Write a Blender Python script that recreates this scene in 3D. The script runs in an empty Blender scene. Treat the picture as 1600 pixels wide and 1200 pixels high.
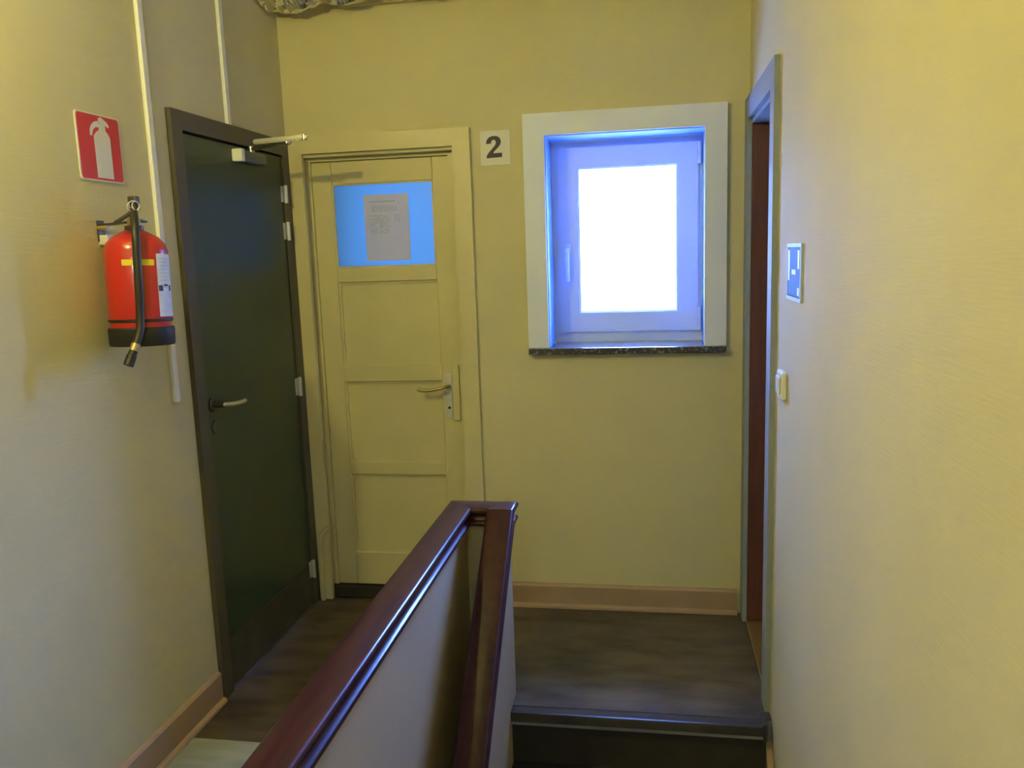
import bpy, bmesh, math, random
from mathutils import Vector, Matrix, noise
random.seed(4)
S = bpy.context.scene
COL = S.collection
# ------------------------------------------------------------------ camera
cam_data = bpy.data.cameras.new('camera'); cam = bpy.data.objects.new('camera', cam_data)
COL.objects.link(cam); S.camera = cam
cam_data.sensor_width = 36; cam_data.lens = 1290/1600*36; cam_data.clip_start = .02
d = Vector((215, -212, 1290)).normalized()
v = Vector((275, 8100, 1290)); v = (v - d*v.dot(d)).normalized()
x = v.cross(d).normalized()
Rm = Matrix((x, d, -v))                       # rows: world axes in lens coordinates
right, up, back = Rm.col[0], -Rm.col[1], -Rm.col[2]
M = Matrix.Identity(4)
for i in range(3):
    M[i][0], M[i][1], M[i][2] = right[i], up[i], back[i]
M.translation = (0, 0, 1.54)
cam.matrix_world = M
# ------------------------------------------------------------------ world, lights, exposure
SKY = (.13, .27, 1.0); SKY_STRENGTH = 70.0
GROUND = (.40, .60, 1.0); GROUND_STRENGTH = 9.0
LAMP_COL = (1.0, .88, .30); LAMP_STRENGTH = 720.0
LAMP2_COL = (.85, 1.0, .80); LAMP2_STRENGTH = 27.0
BACK_ROOM_POWER = 19.5
LAMP_POS = (-1.34, 1.05, 2.34, .025)
S.view_settings.view_transform = 'Standard'; S.view_settings.look = 'None'
S.view_settings.gamma = 1; S.view_settings.use_curve_mapping = False
S.view_settings.exposure = 1.4
W = bpy.data.worlds.new('overcast_sky'); S.world = W; W.use_nodes = True
nt = W.node_tree; nt.nodes.clear()
wo = nt.nodes.new('ShaderNodeOutputWorld')
bg1 = nt.nodes.new('ShaderNodeBackground'); bg1.inputs[0].default_value = (*SKY, 1); bg1.inputs[1].default_value = SKY_STRENGTH
bg2 = nt.nodes.new('ShaderNodeBackground'); bg2.inputs[0].default_value = (*GROUND, 1); bg2.inputs[1].default_value = GROUND_STRENGTH
tc = nt.nodes.new('ShaderNodeTexCoord'); sp = nt.nodes.new('ShaderNodeSeparateXYZ')
mr = nt.nodes.new('ShaderNodeMapRange'); mr.inputs['From Min'].default_value = -.02; mr.inputs['From Max'].default_value = .25
mx = nt.nodes.new('ShaderNodeMixShader')
nt.links.new(tc.outputs['Generated'], sp.inputs[0]); nt.links.new(sp.outputs[2], mr.inputs[0])
nt.links.new(mr.outputs[0], mx.inputs[0]); nt.links.new(bg2.outputs[0], mx.inputs[1]); nt.links.new(bg1.outputs[0], mx.inputs[2])
nt.links.new(mx.outputs[0], wo.inputs[0])
def area(name, loc, rot, sx, sy, col, power, portal=False):
    l = bpy.data.lights.new(name, 'AREA'); l.shape = 'RECTANGLE'; l.size = sx; l.size_y = sy
    l.color = col; l.energy = power
    if portal: l.cycles.is_portal = True
    o = bpy.data.objects.new(name, l); COL.objects.link(o); o.location = loc; o.rotation_euler = rot
    return o
area('window_portal', (-.09, 3.80, 1.58), (-math.pi/2, 0, 0), .62, .86, (1, 1, 1), 1, True)
# daylight from the window of the small room behind the cream door
area('back_room_daylight', (-1.9, 4.25, 1.7), (0, -math.pi/2, 0), .7, .6, (.24, .48, 1.0), BACK_ROOM_POWER)

# ------------------------------------------------------------------ materials
def mat(name, col, rough=.6, metal=0, col2=None, scale=8, stretch=(1, 1, 1), bump=0, bscale=60, bstretch=(1, 1, 1), coat=0, spec=.5, detail=5, lo=.35, hi=.65):
    m = bpy.data.materials.new(name); m.use_nodes = True
    n = m.node_tree.nodes; L = m.node_tree.links; b = n['Principled BSDF']
    b.inputs['Base Color'].default_value = (*col, 1); b.inputs['Roughness'].default_value = rough
    b.inputs['Metallic'].default_value = metal; b.inputs['Coat Weight'].default_value = coat
    b.inputs['Coat Roughness'].default_value = .12
    b.inputs['Specular IOR Level'].default_value = spec
    t = n.new('ShaderNodeNewGeometry')
    def noi(sc, st):
        mp = n.new('ShaderNodeMapping'); mp.inputs['Scale'].default_value = st
        q = n.new('ShaderNodeTexNoise'); q.inputs['Scale'].default_value = sc; q.inputs['Detail'].default_value = detail
        L.new(t.outputs['Position'], mp.inputs[0]); L.new(mp.outputs[0], q.inputs['Vector']); return q
    if col2:
        q = noi(scale, stretch); r = n.new('ShaderNodeValToRGB')
        r.color_ramp.elements[0].position = lo; r.color_ramp.elements[1].position = hi
        r.color_ramp.elements[0].color = (*col, 1); r.color_ramp.elements[1].color = (*col2, 1)
        L.new(q.outputs[0], r.inputs[0]); L.new(r.outputs[0], b.inputs['Base Color'])
    if bump:
        q = noi(bscale, bstretch); u = n.new('ShaderNodeBump'); u.inputs['Strength'].default_value = bump; u.inputs['Distance'].default_value = .004
        L.new(q.outputs[0], u.inputs['Height']); L.new(u.outputs[0], b.inputs['Normal'])
    return m
WALLC = (.62, .56, .33); WALLC2 = (.66, .60, .37)
m_wall = mat('ribbed_cream_wallpaper', WALLC, .75, col2=WALLC2, scale=1.5, bump=.13, bscale=3, bstretch=(5, 5, 80), spec=.06)
m_plaster = mat('parapet_plaster', (.46, .37, .22), .6, col2=(.50, .41, .25), scale=2, bump=.1, bscale=40)
m_ceil = mat('ceiling_white', (.72, .70, .62), .8, bump=.05)
m_cream = mat('cream_gloss_paint', (.66, .59, .33), .42, col2=(.61, .54, .30), scale=3, bump=.05, bscale=30)
m_lining = mat('lining_blue_glow_tint', (.27, .47, .90), .6)  # blue window glow painted into the colour of the white reveal lining
m_casing = mat('casing_blue_glow_tint', (.76, .81, .95), .5, bump=.04, bscale=40)  # white casing paint, tinted with the blue glow around the window
m_white = mat('white_paint', (.80, .80, .78), .45, bump=.04, bscale=40)
m_pvc = mat('pvc_blue_glow_tint', (.60, .74, .97), .35)  # white frame and sash; the blue lens glow is put into their colour
m_gframe = mat('olive_brown_frame_paint', (.075, .064, .045), .5, col2=(.09, .075, .052), scale=5, bump=.05)
m_green = mat('dark_green_door_paint', (.022, .042, .022), .34, col2=(.028, .050, .030), scale=3, bump=.05, bscale=20)
m_kick = mat('brown_kickplate', (.075, .065, .042), .5, col2=(.05, .045, .03), scale=6)
m_gap = mat('dark_gap', (.015, .012, .01), .9)
m_steel = mat('brushed_steel', (.60, .58, .54), .32, 1, bump=.05, bscale=90)
m_alu = mat('aluminium_paint', (.62, .62, .60), .4, .3)
m_closer = mat('dull_grey_metal', (.16, .16, .14), .4, .4)
m_darksteel = mat('dark_metal', (.10, .09, .08), .4, .8)
m_rail = mat('mahogany_varnish', (.036, .012, .012), .34, col2=(.056, .017, .015), scale=9, stretch=(6, .6, 6), coat=.32, spec=.10, bump=.04, bscale=60)
m_skirt = mat('pinkish_brown_skirting', (.37, .25, .165), .5, col2=(.41, .28, .185), scale=4, bump=.05)
m_vinyl = mat('worn_wood_vinyl', (.045, .030, .018), .42, col2=(.12, .090, .058), scale=4.5, stretch=(1.0, 3.2, 1), bump=.15, bscale=10, bstretch=(1, 8, 1), detail=9, lo=.3, hi=.72)
m_vinyl_l = mat('landing_wood_vinyl', (.050, .038, .024), .34, col2=(.155, .125, .085), scale=4.5, stretch=(1.0, 2.6, 1), bump=.15, bscale=10, bstretch=(1, 8, 1), detail=9, lo=.3, hi=.7)
m_vinyl_p = mat('pale_grey_green_vinyl', (.25, .27, .21), .45, col2=(.36, .37, .29), scale=5, stretch=(1, 4, 1), bump=.1, bscale=12, bstretch=(1, 6, 1), detail=8)
m_step = mat('dark_stair_covering', (.022, .020, .016), .6, col2=(.035, .030, .024), scale=8)
m_nose = mat('grey_worn_nosing', (.030, .026, .022), .28, col2=(.06, .055, .05), scale=6, stretch=(1, 8, 1))
m_conc = mat('concrete', (.3, .29, .27), .9)
m_tan = mat('tan_floor', (.22, .12, .035), .5, col2=(.18, .10, .03), scale=5, bump=.05)
m_fgrey = mat('grey_green_metal_frame', (.30, .33, .34), .6, spec=.15, bump=.03)
m_brown = mat('reddish_brown_door', (.14, .042, .022), .55, col2=(.10, .030, .016), scale=6, stretch=(8, 8, .6))
m_red = mat('extinguisher_red', (.48, .018, .014), .28, coat=.5)
m_sign = mat('sign_red', (.62, .030, .014), .45)
m_signw = mat('sign_white', (.72, .70, .64), .5)
m_black = mat('black_rubber', (.016, .014, .013), .5)
m_bandy = mat('yellow_label', (.75, .60, .03), .5)
m_hose = mat('hose_rubber', (.022, .020, .016), .45)
m_brass = mat('dull_brass', (.45, .36, .20), .4, .7)
m_label = mat('printed_label', (.72, .76, .86), .5, col2=(.60, .64, .76), scale=30)
m_ink = mat('ink_dark', (.055, .045, .07), .6)
m_inkb = mat('ink_navy', (.03, .03, .16), .6)
m_inkg = mat('ink_faint', (.58, .56, .56), .7)
m_paper = mat('paper', (.86, .79, .80), .8)
_n = m_paper.node_tree.nodes; _l = m_paper.node_tree.links; _t = _n.new('ShaderNodeBsdfTranslucent'); _t.inputs[0].default_value = (.9, .85, .8, 1)
_x = _n.new('ShaderNodeMixShader'); _x.inputs[0].default_value = .45
_l.new(_n['Principled BSDF'].outputs[0], _x.inputs[1]); _l.new(_t.outputs[0], _x.inputs[2]); _l.new(_x.outputs[0], _n['Material Output'].inputs[0])
m_sill = mat('speckled_marble', (.045, .040, .045), .22, col2=(.33, .32, .34), scale=70, lo=.52, hi=.72, coat=.5)
m_plblue = mat('plaque_blue', (.012, .085, .34), .6, spec=.1)
m_plsil = mat('plaque_rim', (.40, .50, .62), .5, spec=.2)
m_foil = mat('crumpled_foil', (.86, .86, .84), .18, 1, bump=.9, bscale=26)
m_tape = mat('tan_tape', (.42, .32, .16), .5)
m_lag = mat('beige_lagging', (.58, .50, .30), .8)
def pane_mat():
    m = bpy.data.materials.new('clear_glass'); m.use_nodes = True; n = m.node_tree.nodes; L = m.node_tree.links; n.clear()
    o = n.new('ShaderNodeOutputMaterial'); t = n.new('ShaderNodeBsdfTransparent'); g = n.new('ShaderNodeBsdfGlossy'); g.inputs['Roughness'].default_value = .02
    x_ = n.new('ShaderNodeMixShader'); x_.inputs[0].default_value = .06
    L.new(t.outputs[0], x_.inputs[1]); L.new(g.outputs[0], x_.inputs[2]); L.new(x_.outputs[0], o.inputs[0]); return m
m_glass = pane_mat()
def blue_mat():
    m = bpy.data.materials.new('blue_frosted_glass'); m.use_nodes = True; n = m.node_tree.nodes; L = m.node_tree.links; n.clear()
    o = n.new('ShaderNodeOutputMaterial'); t = n.new('ShaderNodeBsdfTranslucent'); t.inputs[0].default_value = (.55, .75, .95, 1)
    g = n.new('ShaderNodeBsdfPrincipled'); g.inputs['Base Color'].default_value = (.10, .25, .55, 1); g.inputs['Roughness'].default_value = .15
    x_ = n.new('ShaderNodeMixShader'); x_.inputs[0].default_value = .45
    L.new(t.outputs[0], x_.inputs[1]); L.new(g.outputs[0], x_.inputs[2]); L.new(x_.outputs[0], o.inputs[0]); return m
m_blue = blue_mat()
def lamp_mat(name, strength, col):
    m = bpy.data.materials.new(name); m.use_nodes = True; b = m.node_tree.nodes['Principled BSDF']; b.inputs['Base Color'].default_value = (.8, .8, .7, 1)
    b.inputs['Emission Color'].default_value = (*col, 1); b.inputs['Emission Strength'].default_value = strength; return m
m_lamp = lamp_mat('lamp_glow', LAMP_STRENGTH, LAMP_COL); m_lamp2 = lamp_mat('lamp_glow_dim', LAMP2_STRENGTH, LAMP2_COL)

# ------------------------------------------------------------------ helpers
ORI = {}
def obj(name, bm, m, parent=None, label=None, cat=None, group=None, kind=None, smooth=False):
    bmesh.ops.recalc_face_normals(bm, faces=bm.faces)
    vs = [w.co for w in bm.verts]
    lo = Vector([min(c[i] for c in vs) for i in range(3)]); hi = Vector([max(c[i] for c in vs) for i in range(3)])
    o0 = Vector(((lo.x+hi.x)/2, (lo.y+hi.y)/2, lo.z))
    for w in bm.verts: w.co -= o0
    me = bpy.data.meshes.new(name); bm.to_mesh(me); bm.free()
    ms = m if isinstance(m, (list, tuple)) else [m]
    for q in ms: me.materials.append(q)
    if smooth:
        me.polygons.foreach_set('use_smooth', [True]*len(me.polygons))
        me.set_sharp_from_angle(angle=math.radians(38))
    o = bpy.data.objects.new(name, me); COL.objects.link(o)
    ORI[o.name] = o0
    if parent: o.parent = parent; o.location = o0 - ORI[parent.name]
    else: o.location = o0
    tag(o, label, cat, group, kind); return o
def tag(o, label=None, cat=None, group=None, kind=None):
    if label: o['label'] = label
    if cat: o['category'] = cat
    if group: o['group'] = group
    if kind: o['kind'] = kind
def thing(name, loc, label, cat, kind=None, group=None):
    o = bpy.data.objects.new(name, None); COL.objects.link(o); o.location = loc; o.empty_display_size = .05
    ORI[o.name] = Vector(loc); tag(o, label, cat, group, kind); return o
def box(bm, x0, x1, y0, y1, z0, z1, bev=0, seg=2):
    r = bmesh.ops.create_cube(bm, size=1)
    for w in r['verts']:
        w.co = Vector(((x0+x1)/2 + w.co.x*(x1-x0), (y0+y1)/2 + w.co.y*(y1-y0), (z0+z1)/2 + w.co.z*(z1-z0)))
    if bev:
        es = list({e for w in r['verts'] for e in w.link_edges})
        bmesh.ops.bevel(bm, geom=es, offset=bev, segments=seg, affect='EDGES', profile=.6)
def B(*a, **k):
    bm = bmesh.new(); box(bm, *a, **k); return bm
def boxes(L, bev=0):
    bm = bmesh.new()
    for b in L: box(bm, *b, bev=bev)
    return bm
def frame_xz(bm, x0, x1, z0, z1, y0, y1, w, bev=0, bottom=True, wt=None, wb=None):
    """mitred rectangular frame in an XZ plane"""
    wt = wt or w; wb = (wb or w) if bottom else 0
    def q(a, b, c, e):    # quad prism between y0 and y1
        vs = [bm.verts.new((p[0], y, p[1])) for y in (y0, y1) for p in (a, b, c, e)]
        for f in ((0,1,2,3), (7,6,5,4), (0,4,5,1), (1,5,6,2), (2,6,7,3), (3,7,4,0)): bm.faces.new([vs[i] for i in f])
    O = [(x0, z0), (x1, z0), (x1, z1), (x0, z1)]; I = [(x0+w, z0+wb), (x1-w, z0+wb), (x1-w, z1-wt), (x0+w, z1-wt)]
    for i in range(4):
        if i == 0 and not bottom: continue
        j = (i+1) % 4; q(O[i], O[j], I[j], I[i])
    if bev:
        bmesh.ops.bevel(bm, geom=[e for e in bm.edges if e.calc_face_angle(0) > .5], offset=bev, segments=1, affect='EDGES')
def frame_yz(bm, *a, **k):   # frame in a YZ plane: y0,y1,z0,z1,x0,x1,w
    t = bmesh.new(); frame_xz(t, *a, **k)
    me = bpy.data.meshes.new('tmp'); t.to_mesh(me); t.free()
    for w in me.vertices: w.co = (w.co.y, w.co.x, w.co.z)
    bm.from_mesh(me); bpy.data.meshes.remove(me)
def prism(bm, pts, axis, a, b):
    """extrude a polygon; pts are the two other coordinates in order"""
    def P(p, t): return {'x': (t, p[0], p[1]), 'y': (p[0], t, p[1]), 'z': (p[0], p[1], t)}[axis]
    A = [bm.verts.new(P(p, a)) for p in pts]; C = [bm.verts.new(P(p, b)) for p in pts]
    bm.faces.new(A); bm.faces.new(C[::-1])
    for i in range(len(pts)): j = (i+1) % len(pts); bm.faces.new((A[i], A[j], C[j], C[i]))
def smooth_path(pts, n=6):
    P = [Vector(p) for p in pts]; out = []
    for i in range(len(P)-1):
        p0 = P[max(i-1, 0)]; p1 = P[i]; p2 = P[i+1]; p3 = P[min(i+2, len(P)-1)]
        for k in range(n):
            t = k/n
            out.append(.5*((2*p1)+(p2-p0)*t+(2*p0-5*p1+4*p2-p3)*t*t+(3*p1-p0-3*p2+p3)*t**3))
    out.append(P[-1]); return out
def tube(bm, pts, r, seg=10, closed=False):
    P = [Vector(p) for p in pts]; rs = r if isinstance(r, (list, tuple)) else [r]*len(P); rings = []
    n = len(P); u = None
    for i in range(n):
        if closed: t = (P[(i+1) % n]-P[i-1]).normalized()
        else: t = (P[min(i+1, n-1)]-P[max(i-1, 0)]).normalized()
        if u is None: u = t.orthogonal().normalized()
        u = (u - t*u.dot(t)).normalized(); w = t.cross(u)
        rings.append([bm.verts.new(P[i]+rs[i]*(math.cos(2*math.pi*k/seg)*u+math.sin(2*math.pi*k/seg)*w)) for k in range(seg)])
    for i in range(n if closed else n-1):
        a, b = rings[i], rings[(i+1) % n]
        for k in range(seg): j = (k+1) % seg; bm.faces.new((a[k], a[j], b[j], b[k]))
    if not closed: bm.faces.new(rings[0][::-1]); bm.faces.new(rings[-1])
def T(pts, r, seg=10, closed=False):
    bm = bmesh.new(); tube(bm, pts, r, seg, closed); return bm
def lathe(bm, prof, c, axis=Vector((0, 0, 1)), seg=40, a0=0, a1=2*math.pi):
    """prof: (radius, height) pairs about the axis through c"""
    axis = Vector(axis).normalized(); q = Vector((0, 0, 1)).rotation_difference(axis) if (axis-Vector((0, 0, 1))).length > 1e-6 else None
    full = abs(a1-a0-2*math.pi) < 1e-6; N = seg if full else seg+1; rings = []
    for r, h in prof:
        ring = []
        for k in range(N):
            a = a0+(a1-a0)*k/seg; p = Vector((r*math.cos(a), r*math.sin(a), h))
            if q: p = q @ p
            ring.append(bm.verts.new(Vector(c)+p))
        rings.append(ring)
    for a, b in zip(rings, rings[1:]):
        for k in range(seg if full else seg):
            j = (k+1) % N; bm.faces.new((a[k], a[j], b[j], b[k]))
    if full:
        if prof[0][0] > 1e-5: bm.faces.new(rings[0][::-1])
        if prof[-1][0] > 1e-5: bm.faces.new(rings[-1])
    bmesh.ops.remove_doubles(bm, verts=[w for r in rings for w in r], dist=1e-6)
def wall_holes(a0, a1, z0, z1, t0, t1, axis, holes):
    """one wall mesh as a grid of blocks around rectangular holes (a0,a1,z0,z1)"""
    A = sorted({a0, a1, *[h[0] for h in holes], *[h[1] for h in holes]}); Z = sorted({z0, z1, *[h[2] for h in holes], *[h[3] for h in holes]})
    bm = bmesh.new(); vd = {}
    solid = {}
    for i in range(len(A)-1):
        for j in range(len(Z)-1):
            ca, cz = (A[i]+A[i+1])/2, (Z[j]+Z[j+1])/2
            solid[i, j] = not any(h[0] < ca < h[1] and h[2] < cz < h[3] for h in holes)
    def V(a, z, t):
        k = (a, z, t)
        if k not in vd: vd[k] = bm.verts.new((a, t, z) if axis == 'x' else (t, a, z))
        return vd[k]
    for (i, j), s in solid.items():
        if not s: continue
        a, b, c, e = A[i], A[i+1], Z[j], Z[j+1]
        for t in (t0, t1): bm.faces.new([V(a, c, t), V(b, c, t), V(b, e, t), V(a, e, t)])
        for (di, dj, p, q) in ((-1, 0, (a, c), (a, e)), (1, 0, (b, c), (b, e)), (0, -1, (a, c), (b, c)), (0, 1, (a, e), (b, e))):
            if not solid.get((i+di, j+dj), False): bm.faces.new([V(*p, t0), V(*q, t0), V(*q, t1), V(*p, t1)])
    return bm

XL, XR, D, ZC, ZB, YF = -1.519, .385, 3.416, 2.75, -2.55, -3.0
# ------------------------------------------------------------------ structure
obj('wall_left', wall_holes(YF, 3.80, ZB, ZC, XL, XL-.16, 'y', [(2.519, 3.398, 0, 2.035)]), m_wall, label='ribbed cream wallpapered wall on the left with green door', cat='wall', kind='structure')
obj('wall_back', wall_holes(XL, XR, ZB, ZC, D, D+.36, 'x', [(-1.49, -.775, 0, 1.99), (-.42, .228, 1.12, 2.003)]), m_wall, label='far cream wall holding the cream door and the window', cat='wall', kind='structure')
obj('wall_right', wall_holes(YF, 3.78, ZB, ZC, XR, XR+.12, 'y', [(2.70, 3.37, 0, 2.01)]), m_wall, label='bright cream wall on the right with open doorway', cat='wall', kind='structure')
obj('wall_front', B(XL-.16, XR+.12, YF-.15, YF, ZB, ZC), m_wall, label='cream wall behind the viewer closing the stairwell', cat='wall', kind='structure')
obj('ceiling', B(XL-.16, XR+.12, YF-.15, 3.80, ZC, ZC+.12), m_ceil, label='plain pale ceiling over the corridor and stairs', cat='ceiling', kind='structure')
fl = obj('floor', boxes([(XL-.15, -.667, YF, 2.70, -.25, -.004), (XL-.15, XR+.10, 2.70, 3.76, -.25, -.004), (-.4773, XR+.10, 2.60, 2.70, -.25, -.004)]), m_conc, label='upper storey floor slab around the stairwell', cat='floor', kind='structure')
obj('vinyl_sheet', B(XL+.001, -.668, 2.291, 2.70, -.004, 0), m_vinyl, fl, label='dark brown wood-look vinyl in front of green door')
obj('vinyl_sheet', boxes([(XL+.001, -.64, 2.7003, D+.04, -.004, 0)]), m_vinyl, fl, label='dark brown wood-look vinyl before the cream door')
obj('vinyl_sheet', boxes([(-.6397, XR-.002, 2.7003, D-.001, -.004, 0), (-.4773, XR-.002, 2.60, 2.7003, -.004, 0)]), m_vinyl_l, fl, label='worn greyish wood-look vinyl on the landing')
obj('vinyl_sheet', B(XL+.001, -.668, YF+.01, 2.288, -.004, .001), m_vinyl_p, fl, label='pale grey-green vinyl patch at lower left')
obj('floor_lower', B(XL-.16, XR+.12, YF-.15, 3.80, ZB-.1, ZB), m_conc, label='dark lower storey floor at the bottom of the stairs', cat='floor', kind='structure')
# side room behind open door and little room behind the cream door
obj('wall_side_room', boxes([(XR+.12, 2.4, 4.3, 4.4, -.1, 2.7), (2.4, 2.5, 1.2, 4.4, -.1, 2.7), (XR+.12, 2.5, 1.1, 1.2, -.1, 2.7), (XR+.12, 2.5, 1.1, 4.4, 2.7, 2.8)]), m_plaster, label='pale walls of the room through the right doorway', cat='wall', kind='structure')
obj('floor_side_room', boxes([(XR+.001, 2.5, 2.703, 3.367, -.1, .002), (XR+.12, 2.5, 1.1, 2.70, -.1, 0), (XR+.12, 2.5, 3.37, 4.4, -.1, 0)]), m_tan, label='tan floor and threshold inside the right doorway', cat='floor', kind='structure')
obj('wall_back_room', boxes([(-2.3, -2.2, D+.36, 5.1, -.3, 2.8), (-.5, -.45, D+.36, 5.1, -.3, 2.8), (-2.3, -.45, 5.0, 5.1, -.3, 2.8), (-2.3, -.45, D+.36, 5.1, 2.7, 2.8), (-2.3, -.45, D+.36, 5.1, -.3, -.2), (-2.3, XL-.155, D+.30, D+.365, -.3, 2.8)]), m_white, label='white walls of the small room behind cream door', cat='wall', kind='structure')

# skirtings: board with a paler quarter-round lip
def skirting(name, pts_box, lip, label):
    o = obj(name, pts_box, m_skirt, label=label, cat='baseboard', kind='structure')
    obj('lip_strip', lip, m_skirt, o); return o
lb = bmesh.new(); prism(lb, [(XL+.0005, .004), (XL+.015, .004), (XL+.015, .105), (XL+.009, .113), (XL+.0005, .115)], 'y', YF+.01, 2.512)
lp = bmesh.new(); prism(lp, [(XL+.0155, .0015), (XL+.030, .0015), (XL+.028, .010), (XL+.022, .016), (XL+.0155, .018)], 'y', YF+.01, 2.512)
skirting('baseboard_left', lb, lp, 'pinkish brown skirting board along the left wall')
def P2(xs):
    return [(D-a, b) for a, b in xs]
bb = bmesh.new(); prism(bb, P2([(.0005, .003), (.015, .003), (.015, .095), (.009, .105), (.0005, .107)]), 'x', -.716, XR-.031)
bp = bmesh.new(); prism(bp, P2([(.0155, .0005), (.030, .0005), (.028, .010), (.022, .016), (.0155, .018)]), 'x', -.716, XR-.031)
skirting('baseboard_back', bb, bp, 'pinkish brown skirting board under the window wall')

# ------------------------------------------------------------------ door 1: dark green door in left wall
d1 = thing('door_1', (XL, 2.96, 0), 'dark green flush door with olive brown frame in left wall', 'door', 'structure')
fb = bmesh.new(); frame_yz(fb, 2.5195, 3.3975, .0015, 2.0345, XL-.06, XL+.018, .062, bottom=False, bev=.003)
obj('door_frame', fb, m_gframe, d1)
obj('frame_shadow_gap', B(XL-.06, XL-.012, 2.575, 3.345, .004, 1.985), m_gap, d1)
leaf = obj('door_leaf', B(XL-.012, XL+.010, 2.588, 3.330, .010, 1.965, bev=.003), m_green, d1)
obj('kick_plate', B(XL+.0101, XL+.012, 2.592, 3.326, .016, .195, bev=.0006), m_kick, leaf, label='brown kick plate at the foot of the door')
for z0, z1 in ((1.777, 1.850), (1.624, 1.700), (.959, 1.041), (.130, .211)):
    o = obj('hinge', T([(XL+.021, 3.334, z0), (XL+.021, 3.334, (z0+z1)/2-.001), (XL+.021, 3.334, (z0+z1)/2+.001), (XL+.021, 3.334, z1)], .0085, 12), m_alu, d1, smooth=True)
    obj('hinge_leaf', B(XL+.0105, XL+.0125, 3.308, 3.334, z0+.004, z1-.004), m_alu, o)
h = bmesh.new(); lathe(h, [(0, 0), (.026, 0), (.026, .005), (.022, .009), (.012, .010), (.011, .045), (0, .046)], (XL+.010, 2.625, 1.052), (1, 0, 0), 24)
h = obj('handle', h, m_darksteel, leaf, smooth=True)
lv = smooth_path([(XL+.050, 2.625, 1.052), (XL+.062, 2.640, 1.050), (XL+.064, 2.675, 1.046), (XL+.062, 2.735, 1.042), (XL+.056, 2.77, 1.041)], 5)
obj('lever', T(lv, .0085, 10), m_steel, h, smooth=True)
k = bmesh.new(); lathe(k, [(.012, .0035), (.024, .004), (.025, 0), (.020, 0)], (XL+.010, 2.632, .972), (1, 0, 0), 24)
k = obj('keyhole_rose', k, m_darksteel, leaf, smooth=True, label='dark round keyhole escutcheon')
obj('keyhole', boxes([(XL+.0105, XL+.0112, 2.629, 2.635, .962, .976), (XL+.0105, XL+.0112, 2.627, 2.637, .974, .983)]), m_black, k)
# door closer fixed on the leaf with its arm swung out
cl = obj('door_closer', B(XL+.010, XL+.046, 2.94, 3.13, 1.908, 1.950, bev=.012, seg=4), m_closer, leaf, smooth=True)
obj('end_cap', B(XL+.0095, XL+.050, 2.915, 2.942, 1.906, 1.952, bev=.005), m_white, cl, label='pale end cap')
# arm
def bar(p, q, w, t):
    bm = bmesh.new(); p = Vector(p); q = Vector(q); a = (q-p).normalized(); s = a.cross(Vector((0, 0, 1))).normalized(); u = s.cross(a)
    vs = [bm.verts.new(c+i*w/2*s+j*t/2*u) for c in (p, q) for i, j in ((-1, -1), (1, -1), (1, 1), (-1, 1))]
    for f in ((0,1,2,3), (7,6,5,4), (0,4,5,1), (1,5,6,2), (2,6,7,3), (3,7,4,0)): bm.faces.new([vs[i] for i in f])
    bmesh.ops.bevel(bm, geom=bm.edges[:], offset=min(w, t)*.25, segments=2, affect='EDGES'); return bm
obj('closer_arm', bar((XL+.075, 2.965, 1.977), (-1.232, 2.965, 1.985), .016, .018), m_steel, leaf)
obj('closer_arm', bar((XL+.024, 3.04, 1.962), (-1.300, 2.969, 1.969), .016, .012), m_steel, leaf)
obj('pivot', T([(XL+.027, 3.04, 1.950), (XL+.027, 3.04, 1.972)], .012, 14), m_steel, leaf, smooth=True)
obj('pivot', T([(-1.245, 2.965, 1.974), (-1.245, 2.965, 1.994)], .009, 14), m_steel, leaf, smooth=True)
obj('pivot', T([(-1.315, 2.967, 1.966), (-1.315, 2.967, 1.990)], .006, 12), m_steel, leaf, smooth=True)

# ------------------------------------------------------------------ door 2: cream panelled door in back wall
d2 = thing('door_2', (-1.13, D, 0), 'cream panelled door with blue glass pane beside the green door', 'door', 'structure')
fb = bmesh.new(); frame_xz(fb, XL+.004, -.720, .0015, 2.050, D-.022, D+.001, .072, bottom=False, wt=.070, bev=.003)
obj('casing', fb, m_cream, d2)
fb = bmesh.new(); frame_xz(fb, -1.4895, -.7755, .0015, 1.9895, D+.002, D+.10, .024, bottom=False, wt=.022)
obj('jamb', fb, m_cream, d2)
fb = bmesh.new(); frame_xz(fb, -1.465, -.800, .048, 1.967, D+.047, D+.10, .030, bottom=False, wt=.014, bev=.002)
obj('door_stop', fb, m_cream, d2)
fb = bmesh.new(); frame_xz(fb, -1.4645, -.8005, .0455, 1.9665, D+.088, D+.099, .075, bottom=True, wt=.05, wb=.03)
obj('rebate_strip', fb, m_cream, d2)
obj('threshold', B(-1.462, -.800, D+.012, D+.10, 0.0005, .045, bev=.003), m_step, d2, label='dark wooden door step')
LX0, LX1, LZ0, LZ1, LY = -1.434, -.8175, .050, 1.950, D+.050
leaf2 = thing('door_leaf', (-1.126, LY, LZ0), None, None); leaf2.parent = d2; leaf2.location = Vector((-1.126, LY, LZ0)) - ORI['door_2']
def rail_part(x0, x1, z0, z1): return obj('rail', B(x0, x1, LY, LY+.035, z0, z1, bev=.003, seg=1), m_cream, leaf2)
def stile(x0, x1): return obj('stile', B(x0, x1, LY, LY+.035, LZ0, LZ1, bev=.003, seg=1), m_cream, leaf2)
PX0, PX1 = -1.346, -.900
stile(LX0, PX0); stile(PX1, LX1)
zs = [(1.855, LZ1), (1.437, 1.500), (.998, 1.070), (.573, .630), (LZ0, .205)]
for z0, z1 in zs: rail_part(PX0+.0003, PX1-.0003, z0, z1)
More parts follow.
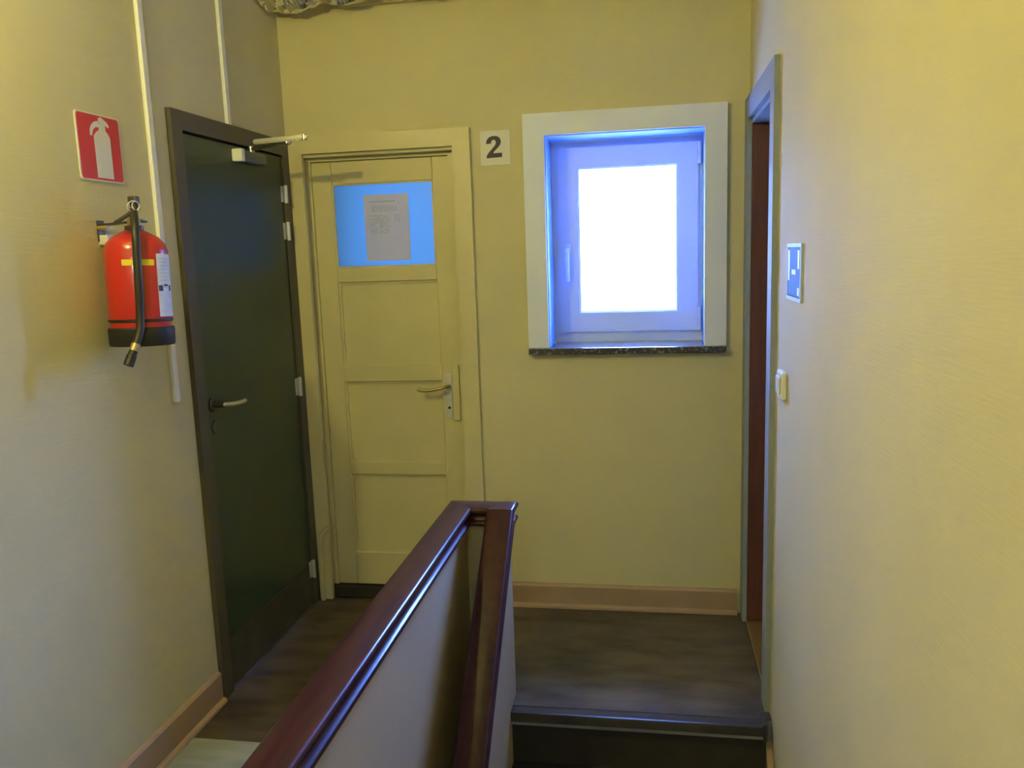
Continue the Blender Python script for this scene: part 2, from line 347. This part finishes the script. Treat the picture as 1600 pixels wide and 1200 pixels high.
for z0, z1 in ((1.070, 1.437), (.630, .998), (.205, .573)):
    obj('panel', B(PX0-.004, PX1+.004, LY+.018, LY+.028, z0-.004, z1+.004), m_cream, leaf2)
    bm = bmesh.new(); frame_xz(bm, PX0, PX1, z0, z1, LY+.010, LY+.017, .009, bev=.002)
    obj('panel_moulding', bm, m_cream, leaf2)
obj('blue_pane', B(PX0-.004, PX1+.004, LY+.013, LY+.017, 1.497, 1.858), m_blue, leaf2, label='bright blue frosted glass pane')
bm = bmesh.new(); frame_xz(bm, PX0, PX1, 1.500, 1.855, LY+.004, LY+.0128, .006); obj('glazing_bead', bm, m_cream, leaf2)
hp = obj('handle_plate', B(-.885, -.853, LY-.0045, LY, .830, 1.030, bev=.002), m_alu, leaf2, label='grey metal handle plate')
lv = smooth_path([(-.868, LY-.004, .978), (-.868, LY-.030, .978), (-.874, LY-.050, .979), (-.895, LY-.057, .974), (-.94, LY-.057, .966), (-.975, LY-.056, .966), (-.995, LY-.053, .972)], 5)
obj('lever', T(lv, [.009]*8+[.008]*(len(lv)-8), 10), m_brass, leaf2, smooth=True, label='brass coloured lever handle')
bm = bmesh.new(); lathe(bm, [(0, 0), (.006, 0), (.006, .002), (0, .002)], (-.869, LY-.0048, .88), (0, -1, 0), 12); obj('keyhole', bm, m_black, leaf2)
obj('lock_case', B(-.850, -.8185, LY-.016, LY, .825, 1.070, bev=.003), m_cream, leaf2, label='cream painted rim lock')
obj('keep', B(-.8155, -.802, LY-.010, LY-.004, .985, 1.055, bev=.002), m_cream, d2)
for z in (1.70, 1.00, .32):
    obj('hinge', T([(LX0-.004, LY-.004, z-.04), (LX0-.004, LY-.004, z+.04)], .006, 10), m_cream, leaf2, smooth=True)
# paper notice on the pane
nt_ = thing('notice_sheet', (-1.107, LY+.012, 1.527), 'white printed notice taped on the blue glass pane', 'notice')
bm = bmesh.new(); cols = 8; rows = 10; g = []
for j in range(rows+1):
    for i in range(cols+1):
        u, w = i/cols, j/rows
        g.append(bm.verts.new((-1.206+.198*u, LY-.002-.004*math.sin(u*2.2+w)*.5, 1.526+.279*w)))
for j in range(rows):
    for i in range(cols):
        a = j*(cols+1)+i; bm.faces.new((g[a], g[a+1], g[a+cols+2], g[a+cols+1]))
r = bmesh.ops.extrude_face_region(bm, geom=bm.faces[:]); bmesh.ops.translate(bm, verts=[q for q in r['geom'] if isinstance(q, bmesh.types.BMVert)], vec=(0, .0012, 0))
obj('paper', bm, m_paper, nt_, smooth=True)
def words(bm, z, h, x0, x1, fill=.9):
    xx = x0
    while xx < x1:
        w = random.uniform(.006, .018)
        if random.random() < fill: box(bm, xx, min(xx+w, x1), LY-.0056, LY-.0050, z, z+h)
        xx += w+.003
bm = bmesh.new(); box(bm, -1.180, -1.068, LY-.0056, LY-.0050, 1.773, 1.778); obj('heading', bm, m_inkg, nt_)
bm = bmesh.new()
for i in range(4): words(bm, 1.755-.007*i, .0028, -1.172, -1.058)
for i in range(11): words(bm, 1.715-.0072*i, .0026, -1.180, -1.150+.03*(i < 7)); words(bm, 1.715-.0072*i, .0024, -1.140, -1.095, .7)
for i in range(5): words(bm, 1.716-.0072*i, .0026, -1.072, -1.048)
obj('print', bm, m_inkg, nt_, kind='stuff')
# small bent pipe at the foot of the frame
bp_ = obj('bent_pipe', T(smooth_path([(-1.482, D-.035, .002), (-1.481, D-.035, .12), (-1.478, D-.035, .27), (-1.474, D-.035, .305), (-1.455, D-.030, .330), (-1.432, D-.026, .348)], 4), .0095, 12), m_cream, smooth=True)
tag(bp_, 'short cream painted bent pipe at foot of cream door frame', 'pipe')

# ------------------------------------------------------------------ window
w1 = thing('window_1', (-.095, D, 1.12), 'white tilt window with wide white casing glowing in far wall', 'window', 'structure')
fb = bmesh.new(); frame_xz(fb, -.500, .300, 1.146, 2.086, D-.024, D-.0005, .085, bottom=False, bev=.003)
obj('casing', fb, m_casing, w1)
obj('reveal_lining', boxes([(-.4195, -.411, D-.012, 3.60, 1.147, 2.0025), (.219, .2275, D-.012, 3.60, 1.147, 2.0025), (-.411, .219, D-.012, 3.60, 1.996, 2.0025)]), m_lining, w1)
obj('window_sill', B(-.4985, .300, D-.045, D-.001, 1.118, 1.1455, bev=.004), m_sill, w1, label='dark speckled marble sill')
obj('window_sill', B(-.4190, .2270, D-.002, 3.625, 1.121, 1.1455), m_sill, w1, label='dark speckled marble sill inside the reveal')
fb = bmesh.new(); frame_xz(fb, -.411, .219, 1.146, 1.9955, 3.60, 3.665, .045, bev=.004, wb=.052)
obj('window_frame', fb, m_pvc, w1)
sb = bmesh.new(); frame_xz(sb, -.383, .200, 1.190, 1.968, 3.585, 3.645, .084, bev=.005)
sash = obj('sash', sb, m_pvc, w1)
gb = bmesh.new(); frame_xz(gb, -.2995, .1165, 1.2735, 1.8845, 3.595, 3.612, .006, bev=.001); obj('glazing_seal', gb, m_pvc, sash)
obj('glass_pane', B(-.300, .117, 3.613, 3.633, 1.2735, 1.8845), m_glass, sash)
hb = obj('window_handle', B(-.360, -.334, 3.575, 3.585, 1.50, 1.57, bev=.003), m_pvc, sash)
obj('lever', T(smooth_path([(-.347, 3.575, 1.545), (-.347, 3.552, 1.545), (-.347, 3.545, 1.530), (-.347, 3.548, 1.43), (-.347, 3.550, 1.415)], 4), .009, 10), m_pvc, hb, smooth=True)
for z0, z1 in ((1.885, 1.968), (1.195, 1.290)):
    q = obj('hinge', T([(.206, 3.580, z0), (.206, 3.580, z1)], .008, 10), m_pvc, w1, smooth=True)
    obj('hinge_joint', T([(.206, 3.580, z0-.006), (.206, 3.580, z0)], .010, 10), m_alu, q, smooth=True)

# ------------------------------------------------------------------ door 3: open doorway on the right
d3 = thing('door_3', (XR, 3.03, 0), 'reddish brown door standing open inside grey-green frame on right', 'door', 'structure')
fb = bmesh.new(); frame_yz(fb, 2.645, 3.4145, -.05, 2.090, XR-.018, XR-.0003, .085, bottom=False, wt=.082, bev=.002)
for w in fb.verts:
    if w.co.z < 0 and w.co.y > 3.2: w.co.z = .001
obj('casing', fb, m_fgrey, d3)
obj('jamb', B(XR, XR+.118, 2.7005, 2.722, .0025, 2.0095), m_fgrey, d3)
obj('head_lining', B(XR, XR+.118, 2.7223, 3.3695, 1.992, 2.0095), m_fgrey, d3)
lf = obj('door_leaf', B(XR+.0015, XR+.72, 3.331, 3.3685, .008, 1.989, bev=.002), m_brown, d3)
obj('handle', T(smooth_path([(1.04, 3.331, 1.0), (1.04, 3.285, 1.0), (1.02, 3.277, 1.0), (.94, 3.277, 1.0)], 4), .009, 8), m_steel, lf, smooth=True)

# ------------------------------------------------------------------ stairs
st = thing('staircase', (-.05, 2.56, -.2), 'dark staircase dropping from the landing edge towards the viewer', 'staircase')
TR, RI = .215, .195; NST = 12
obj('nosing', B(-.4773, XR-.021, 2.552, 2.600, -.040, .0008, bev=.006), m_nose, st, label='worn grey landing nosing')
obj('metal_edge', B(-.4773, XR-.021, 2.5495, 2.5525, -.043, -.034), m_steel, st, label='thin shiny metal edge strip')
for i in range(NST):
    y1 = 2.575-TR*i; z1 = -RI*i-.041 if i == 0 else -RI*i-.035
    obj('riser', B(-.4773, XR-.021, y1, y1+.02, -RI*(i+1)+.0005, z1), m_step, st)
    if -RI*(i+1) > ZB+.05 and i < NST-1:
        obj('tread', B(-.4773, XR-.021, y1-TR-.015, y1+.02, -RI*(i+1)-.034, -RI*(i+1), bev=.004), m_step, st)
sg = bmesh.new(); prism(sg, [(2.640, -.04), (2.640, -.30), (2.60-.0, -.45), (.05, -.45-.907*2.55), (.05, -.04-.907*2.59)], 'x', XR-.020, XR-.0005)
obj('stringer', sg, m_skirt, st, label='brown skirting board running down beside the steps')
obj('corner_block', B(XR-.034, XR-.0205, 2.545, 2.63, -.050, .012, bev=.004), m_nose, st, label='small grey block at the end of the nosing')

# ------------------------------------------------------------------ parapets with handrail
pp = thing('stair_parapet', (-.57, 2.66, 0), 'thin plastered parapets around the stairwell with moulded mahogany handrail', 'parapet')
RZ = .70; RH = .068; XA, XB, YE = -.645, -.4975, 2.655; YS = 2.600; SL = .907; YEND = -.10
obj('panel', B(XA-.022, XA+.022, YF+.002, YE+.022, -.26, RZ-RH+.004), m_plaster, pp, label='long level panel along the corridor')
obj('panel', B(XA+.0222, XB-.0202, YE-.015, YE+.022, -.26, RZ-RH+.004), m_plaster, pp, label='narrow end panel facing the viewer')
zt = RZ-RH+.002
pb = bmesh.new(); prism(pb, [(YE+.022, -.26), (YE+.022, zt), (YS, zt), (YEND, zt-SL*(YS-YEND)), (YEND, zt-SL*(YS-YEND)-1.02), (2.45, -.55)], 'x', XB-.020, XB+.020)
obj('panel', pb, m_plaster, pp, label='sloping panel following the stairs')
obj('slab_edge', B(XA-.021, XA+.020, YF+.002, YE, ZB, -.2605), m_plaster, pp, label='stairwell side wall below the corridor')
def rail_profile():
    hw = .046; P = []
    def arc(cx, cz, r, a0, a1, n=5, sq=1):
        for k_ in range(n+1):
            a = math.radians(a0+(a1-a0)*k_/n); P.append((cx+r*math.cos(a)*sq, cz+r*math.sin(a)))
    P.append((.024, -.068))
    arc(hw-.010, -.057, .009, -90, 80, 6)
    P.append((hw-.017, -.040)); P.append((hw-.019, -.034)); P.append((hw-.016, -.029))
    arc(hw-.011, -.013, .012, -80, 85, 7)
    P.append((.012, .0006))
    return P + [(-a, b) for a, b in reversed(P)]
prof = rail_profile()
path = [Vector((XA, YF+.002, RZ)), Vector((XA, YE, RZ)), Vector((XB, YE, RZ)), Vector((XB, YS, RZ)), Vector((XB, YEND, RZ-SL*(YS-YEND)))]
rings = []
for i, P in enumerate(path):
    segs = []
    if i > 0: segs.append((P-path[i-1]).normalized())
    if i < len(path)-1: segs.append((path[i+1]-P).normalized())
    n_ = (segs[0]+segs[-1]).normalized(); t = segs[0]
    if i == 0: t = segs[0]
    side = t.cross(Vector((0, 0, 1))).normalized(); upv = side.cross(t).normalized()
    ring = []
    for a, b in prof:
        p = P + side*a + upv*b
        p -= t*((p-P).dot(n_)/t.dot(n_)); ring.append(p)
    rings.append(ring)
def rail_obj(i0, i1, label):
    bm = bmesh.new(); R_ = [[bm.verts.new(p) for p in rings[i]] for i in range(i0, i1+1)]
    for a, b in zip(R_, R_[1:]):
        for k_ in range(len(prof)): j = (k_+1) % len(prof); bm.faces.new((a[k_], a[j], b[j], b[k_]))
    bm.faces.new(R_[0][::-1]); bm.faces.new(R_[-1])
    return obj('handrail', bm, m_rail, pp, label=label, smooth=True)
rail_obj(0, 1, 'level handrail with bluish highlights'); rail_obj(1, 2, 'short end handrail joining the other two'); rail_obj(2, 4, 'handrail sloping down with the stairs')

# ------------------------------------------------------------------ fire extinguisher
EX = Vector((-1.412, 2.118, 1.318)); AX = Vector((.0, .045, 1)).normalized()
fe = thing('fire_extinguisher', EX, 'red fire extinguisher with black hose and foot hung on left wall', 'fire extinguisher')
R0 = .083
def L_(prof_, m, name, parent=fe, seg=40, label=None, a0=0, a1=2*math.pi, h0=0):
    bm = bmesh.new(); lathe(bm, prof_, EX+AX*h0, AX, seg, a0, a1); return obj(name, bm, m, parent, label=label, smooth=True)
body = L_([(0, .012), (R0-.006, .012), (R0-.002, .02), (R0-.002, .065), (R0, .075), (R0, .262), (R0-.006, .282), (R0-.022, .300), (R0-.045, .313), (.024, .320), (.022, .332), (0, .332)], m_red, 'cylinder')
foot = [(0, 0), (R0+.000, 0), (R0+.003, .004), (R0+.004, .048), (R0+.001, .052), (R0-.004, .052)]
L_(foot, m_black, 'foot_ring')
L_([(R0-.002, .066), (R0+.0012, .068), (R0+.0012, .074), (R0-.002, .076)], m_black, 'base_band')
vb = EX+AX*.332
valve = obj('valve', (lambda bm: (lathe(bm, [(0, 0), (.017, 0), (.017, .018), (.013, .022), (.013, .040), (.010, .046), (0, .046)], vb, AX, 20), bm)[1])(bmesh.new()), m_brass, fe, smooth=True)
obj('collar', (lambda bm: (lathe(bm, [(0, -.012), (.025, -.012), (.025, -.002), (.018, .001), (0, .001)], vb, AX, 24), bm)[1])(bmesh.new()), m_darksteel, valve, smooth=True)
obj('lever', bar(vb+Vector((.004, -.010, .036)), vb+Vector((.012, -.095, .006)), .016, .005), m_darksteel, valve, label='black carrying lever')
obj('lever', bar(vb+Vector((0, .012, .018)), vb+Vector((.0, .055, .012)), .016, .006), m_darksteel, valve)
obj('cap', T([vb+AX*.044+Vector((.008, 0, 0)), vb+AX*.058+Vector((.008, 0, 0))], .013, 14), m_black, valve, smooth=True)
obj('squeeze_grip', B(vb.x-.005, vb.x+.020, vb.y-.012, vb.y+.010, vb.z+.058, vb.z+.080, bev=.004), m_darksteel, valve)
rg = []
for k_ in range(24):
    a = 2*math.pi*k_/24; rg.append(vb+Vector((.03+.004*math.sin(a), -.040+.026*math.cos(a), .050+.014*math.sin(a))))
obj('pin_ring', T(rg, .0016, 6, True), m_signw, valve, smooth=True, label='pale wire safety pin ring')
rg = []
for k_ in range(20):
    a = 2*math.pi*k_/20; rg.append(vb+Vector((.034, -.034+.017*math.cos(a), .051+.012*math.sin(a))))
obj('pin_ring', T(rg, .0014, 6, True), m_signw, valve, smooth=True)
# hose down the front: direction to the camera in plan
F = Vector((-EX.x, -EX.y, 0)).normalized()       # towards the viewer
Sd = Vector((F.y, -F.x, 0))                      # image left/right
def HP(out, s, h): return EX + AX*h + F*out + Sd*s
sgn = 1
hose_pts = [HP(.016, 0, .372), HP(.045, -.001, .366), HP(.075, -.002, .340), HP(.098, -.002, .300), HP(.100, -.001, .24), HP(.100, 0, .16), HP(.098, .002, .09), HP(.104, .006, .045), HP(.114, .021, .005)]
hose_pts = [(p if True else p) for p in hose_pts]
hz = smooth_path(hose_pts, 6)
hose = obj('hose', T(hz, .0110, 12), m_hose, fe, smooth=True)
ndir = (hz[-1]-hz[-3]).normalized()
obj('nozzle', T([hz[-1]-ndir*.006, hz[-1]+ndir*.022, hz[-1]+ndir*.024, hz[-1]+ndir*.052], [.0115, .0115, .0135, .0135], 14), m_black, hose, smooth=True)
obj('nozzle_collar', T([hz[-1]-ndir*.010, hz[-1]+ndir*.010], .0125, 14), m_brass, hose, smooth=True, label='pale brass collar')
obj('hose_fitting', T([HP(.012, 0, .372), HP(.034, 0, .370)], .0115, 14), m_brass, hose, smooth=True)
# labels as thin curved sheets
angF = math.atan2(F.y, F.x)
def curved(a0, a1, h0, h1, m, name, parent=body, r=R0+.0008, label=None, n=14):
    bm = bmesh.new(); q = Vector((0, 0, 1)).rotation_difference(AX); V = []
    for rr in (r, r-.0006):
        for k_ in range(n+1):
            a = angF+math.radians(a0+(a1-a0)*k_/n)
            for h_ in (h0, h1): V.append(bm.verts.new(EX + q @ Vector((rr*math.cos(a), rr*math.sin(a), h_))))
    o_ = (n+1)*2
    for k_ in range(n):
        i = 2*k_; bm.faces.new((V[i], V[i+2], V[i+3], V[i+1])); bm.faces.new((V[o_+i], V[o_+i+1], V[o_+i+3], V[o_+i+2]))
        bm.faces.new((V[i], V[o_+i], V[o_+i+2], V[i+2])); bm.faces.new((V[i+1], V[i+3], V[o_+i+3], V[o_+i+1]))
    bm.faces.new((V[0], V[1], V[o_+1], V[o_])); i = 2*n; bm.faces.new((V[i], V[o_+i], V[o_+i+1], V[i+1]))
    return obj(name, bm, m, parent, label=label, smooth=True)
curved(-27, 31, .220, .236, m_bandy, 'yellow_label', label='yellow strip label')
lbl = curved(36, 110, .080, .252, m_label, 'instruction_label', label='pale printed instruction label')
for i in range(9): curved(41+(i % 3), 70-(i*5 % 9), .238-.010*i, .241-.010*i, m_inkg, 'text_line', lbl, r=R0+.0014, n=6)
curved(37, 47, .150, .166, m_inkb, 'pictogram', lbl, r=R0+.0014, n=5); curved(50, 62, .163, .168, m_inkb, 'pictogram', lbl, r=R0+.0014, n=5); curved(66, 74, .150, .166, m_inkb, 'pictogram', lbl, r=R0+.0014, n=5)
# bracket
bk = obj('wall_bracket', B(XL+.0005, XL+.005, 2.120, 2.150, 1.610, 1.668, bev=.002), m_darksteel, fe)
obj('hook', bar((XL+.005, 2.128, 1.655), tuple(vb+Vector((-.017, .0, .01))), .02, .006), m_darksteel, bk)
obj('bracket_clip', B(XL+.0005, XL+.030, 2.138-.015, 2.152, 1.600, 1.628, bev=.003), m_alu, bk, label='pale bracket clip')
obj('bracket_bolt', T([(XL+.0005, 2.128, 1.648), (XL+.030, 2.128, 1.648)], .009, 8), m_brass, bk)
obj('bracket_bolt', T([(XL+.0005, 2.142, 1.588), (XL+.022, 2.142, 1.588)], .008, 8), m_brass, bk)

# ------------------------------------------------------------------ extinguisher sign
sn = thing('fire_sign', (XL, 2.17, 1.777), 'red sign with white extinguisher pictogram above the fire extinguisher', 'sign')
def yz(u, w): return (2.0765+.190*u, 1.960-.183*w)
def rr_poly(y0, y1, z0, z1, r, n=4):
    out = []
    for cy, cz, a in ((y1-r, z1-r, 0), (y0+r, z1-r, 90), (y0+r, z0+r, 180), (y1-r, z0+r, 270)):
        for k_ in range(n+1):
            t = math.radians(a+90*k_/n); out.append((cy+r*math.cos(t), cz+r*math.sin(t)))
    return out
bm = bmesh.new(); prism(bm, rr_poly(2.0765, 2.2665, 1.777, 1.960, .010), 'x', XL+.0005, XL+.0035); bd = obj('sign_board', bm, m_signw, sn)
bm = bmesh.new(); prism(bm, rr_poly(2.0815, 2.2615, 1.781, 1.956, .009), 'x', XL+.0036, XL+.0042); obj('red_field', bm, m_sign, sn)
pg = thing('pictogram', (XL+.0045, 2.17, 1.79), None, None); pg.parent = sn; pg.location = Vector((XL+.0045, 2.17, 1.79))-ORI[sn.name]
bm = bmesh.new(); prism(bm, [yz(*p) for p in ((.37, .95), (.74, .95), (.74, .33), (.70, .27), (.65, .235), (.65, .17), (.63, .12), (.52, .12), (.50, .17), (.50, .235), (.43, .27), (.37, .33))], 'x', XL+.0043, XL+.0048)
obj('bottle_shape', bm, m_signw, pg)
bm = bmesh.new(); prism(bm, [yz(*p) for p in ((.50, .19), (.42, .20), (.36, .25), (.33, .335), (.285, .33), (.29, .25), (.33, .18), (.40, .125), (.50, .095))], 'x', XL+.0043, XL+.0048)
obj('hose_shape', bm, m_signw, pg)
bm = bmesh.new(); prism(bm, [yz(*p) for p in ((.50, .06), (.56, .035), (.62, .06), (.70, .10), (.74, .15), (.72, .18), (.64, .14), (.52, .125))], 'x', XL+.0043, XL+.0048)
obj('lever_shape', bm, m_signw, pg)

# number sign "2"
n2 = thing('floor_number_sign', (-.616, D, 1.896), 'white square sign with bold black number 2 beside the window', 'sign')
obj('sign_board', B(-.678, -.555, D-.003, D-.0005, 1.897, 2.033), m_signw, n2)
bm = bmesh.new()
def uv2(u, w): return (-.678+.123*u, 2.033-.136*w)
pts = []     # zoomed frame of the digit: sign spans x 170..890, y 190..1000
outer = [(312, 500), (318, 440), (345, 385), (390, 345), (445, 324), (500, 318), (560, 322), (610, 340), (648, 375), (668, 420), (670, 470), (655, 520), (625, 565), (580, 612), (530, 655), (495, 690), (482, 725), (690, 718), (690, 822), (312, 836), (318, 785), (345, 735), (390, 680), (440, 630), (490, 580), (525, 540), (545, 500), (550, 460), (535, 425), (505, 408), (475, 410), (450, 430), (437, 460), (432, 492)]
v_ = [bm.verts.new((uv2((a-170)/720, (b-190)/810)[0], D-.0032, uv2(0, (b-190)/810)[1])) for a, b in outer]
fc = bm.faces.new(v_); r = bmesh.ops.extrude_face_region(bm, geom=[fc]); bmesh.ops.translate(bm, verts=[q for q in r['geom'] if isinstance(q, bmesh.types.BMVert)], vec=(0, -.0006, 0))
bmesh.ops.triangulate(bm, faces=bm.faces[:])
obj('numeral', bm, m_ink, n2, label='black numeral 2')

# ------------------------------------------------------------------ plaque and switch on the right wall
pl = thing('wall_plaque', (XR, 2.32, 1.389), 'small glossy blue plaque with pale rim beside the right doorway', 'sign')
fb = bmesh.new(); frame_yz(fb, 2.213, 2.432, 1.388, 1.540, XR-.006, XR-.0005, .010, bev=.001); obj('rim', fb, m_plsil, pl)
obj('blue_field', B(XR-.005, XR-.0005, 2.225, 2.420, 1.400, 1.528), m_plblue, pl)
for y0, y1, z0, z1 in ((2.292, 2.352, 1.458, 1.471), (2.236, 2.262, 1.474, 1.522), (2.236, 2.262, 1.405, 1.425), (2.385, 2.412, 1.44, 1.522)):
    obj('white_mark', B(XR-.0058, XR-.0051, y0, y1, z0, z1), m_signw, pl)
sw = thing('light_switch', (XR, 2.47, 1.10), 'cream light switch beside the right door frame', 'switch')
obj('switch_box', B(XR-.016, XR-.0005, 2.43, 2.515, 1.095, 1.175, bev=.005), m_white, sw)
obj('rocker', B(XR-.022, XR-.0162, 2.445, 2.500, 1.110, 1.160, bev=.003), m_white, sw, label='white rocker')

# ------------------------------------------------------------------ cable trunking
t1 = obj('cable_trunking', B(XL+.0005, XL+.014, 2.402, 2.428, 1.100, ZC-.001, bev=.003), m_white); tag(t1, 'long pale cable trunking running down behind the fire extinguisher', 'trunking')
t2 = obj('cable_trunking', B(XL+.0005, XL+.014, 2.902, 2.928, 2.0355, ZC-.001, bev=.003), m_white); tag(t2, 'short pale cable trunking rising above the green door', 'trunking')

# ------------------------------------------------------------------ foil duct
dc = thing('foil_duct', (-.55, 3.30, 2.53), 'crumpled silver foil insulated duct along the ceiling corner', 'duct')
bm = bmesh.new(); nx, na = 300, 44; g = []
for i in range(nx+1):
    xx = XL+.012+(XR-XL-.03)*i/nx
    for k_ in range(na):
        a = 2*math.pi*k_/na
        n1 = noise.noise(Vector((xx*9, math.cos(a)*2.5, math.sin(a)*2.5+7))); n2_ = noise.noise(Vector((xx*28, math.cos(a)*6+3, math.sin(a)*6)))
        pin = min(abs(xx-q) for q in (-1.255, -.99, -.6, -.2, .15)); cin = 1-.10*math.exp(-(pin/.02)**2)
        n3 = abs(noise.noise(Vector((xx*40, math.cos(a)*9, math.sin(a)*9+2)))); rr = (.106+.020*n1+.014*n2_-.016*n3)*cin
        g.append(bm.verts.new((xx, min(3.290+rr*math.cos(a), D-.003), max(min(2.628+.035*min((xx-XL)/.9, 1)+rr*math.sin(a)*1.02, ZC-.003), 2.5))))
for i in range(nx):
    for k_ in range(na):
        j = (k_+1) % na; bm.faces.new((g[i*na+k_], g[i*na+j], g[(i+1)*na+j], g[(i+1)*na+k_]))
bm.faces.new(g[:na]); bm.faces.new(g[nx*na:][::-1])
obj('foil_wrap', bm, m_foil, dc, smooth=False)
for xx in (-1.255, -.99, -.6, -.2, .15):
    bm = bmesh.new(); ring = [(3.290+.104*math.cos(2*math.pi*k_/24), 2.628+.035*min((xx-XL)/.9, 1)+.102*math.sin(2*math.pi*k_/24)) for k_ in range(24)]
    A_ = [[bm.verts.new((xx+s*.011, p[0]+0, p[1])) for p in ring] for s in (-1, 1)]
    for k_ in range(24): j = (k_+1) % 24; bm.faces.new((A_[0][k_], A_[0][j], A_[1][j], A_[1][k_]))
    bm.faces.new(A_[0][::-1]); bm.faces.new(A_[1])
    obj('tape_strap', bm, m_tape, dc, smooth=True)
obj('mounting_batten', B(-1.24, XR-.002, D-.03, D-.0005, 2.548, 2.58, bev=.004), m_lag, dc, label='beige batten under the foil')

# ------------------------------------------------------------------ lamps (outside the view)
lx, ly, lz, lr = LAMP_POS
lm = thing('wall_lamp', (XL, ly, lz-.09), 'round glowing globe lamp on the left wall beside the viewer', 'lamp')
obj('lamp_base', T([(XL+.0005, ly, lz-.10), (XL+.02, ly, lz-.10)], .045, 20), m_white, lm, smooth=True)
obj('lamp_arm', T([(XL+.02, ly, lz-.10), (lx-.01, ly, lz-.10), (lx, ly, lz-.095), (lx, ly, lz-lr*.9)], .009, 10), m_white, lm, smooth=True)
bm = bmesh.new(); bmesh.ops.create_icosphere(bm, subdivisions=3, radius=lr, matrix=Matrix.Translation((lx, ly, lz)))
obj('globe', bm, m_lamp, lm, smooth=True)
lx, ly, lz, lr = -.15, -1.9, 2.56, .11
lm = thing('ceiling_lamp', (lx, ly, ZC-.2), 'larger dim ceiling lamp over the stairwell behind the viewer', 'lamp')
obj('lamp_base', T([(lx, ly, ZC-.001), (lx, ly, ZC-.03), (lx, ly, ZC-.031), (lx, ly, lz+lr*.9)], [.07, .07, .012, .012], 20), m_white, lm, smooth=True)
bm = bmesh.new(); bmesh.ops.create_icosphere(bm, subdivisions=3, radius=lr, matrix=Matrix.Translation((lx, ly, lz)))
obj('globe', bm, m_lamp2, lm, smooth=True)
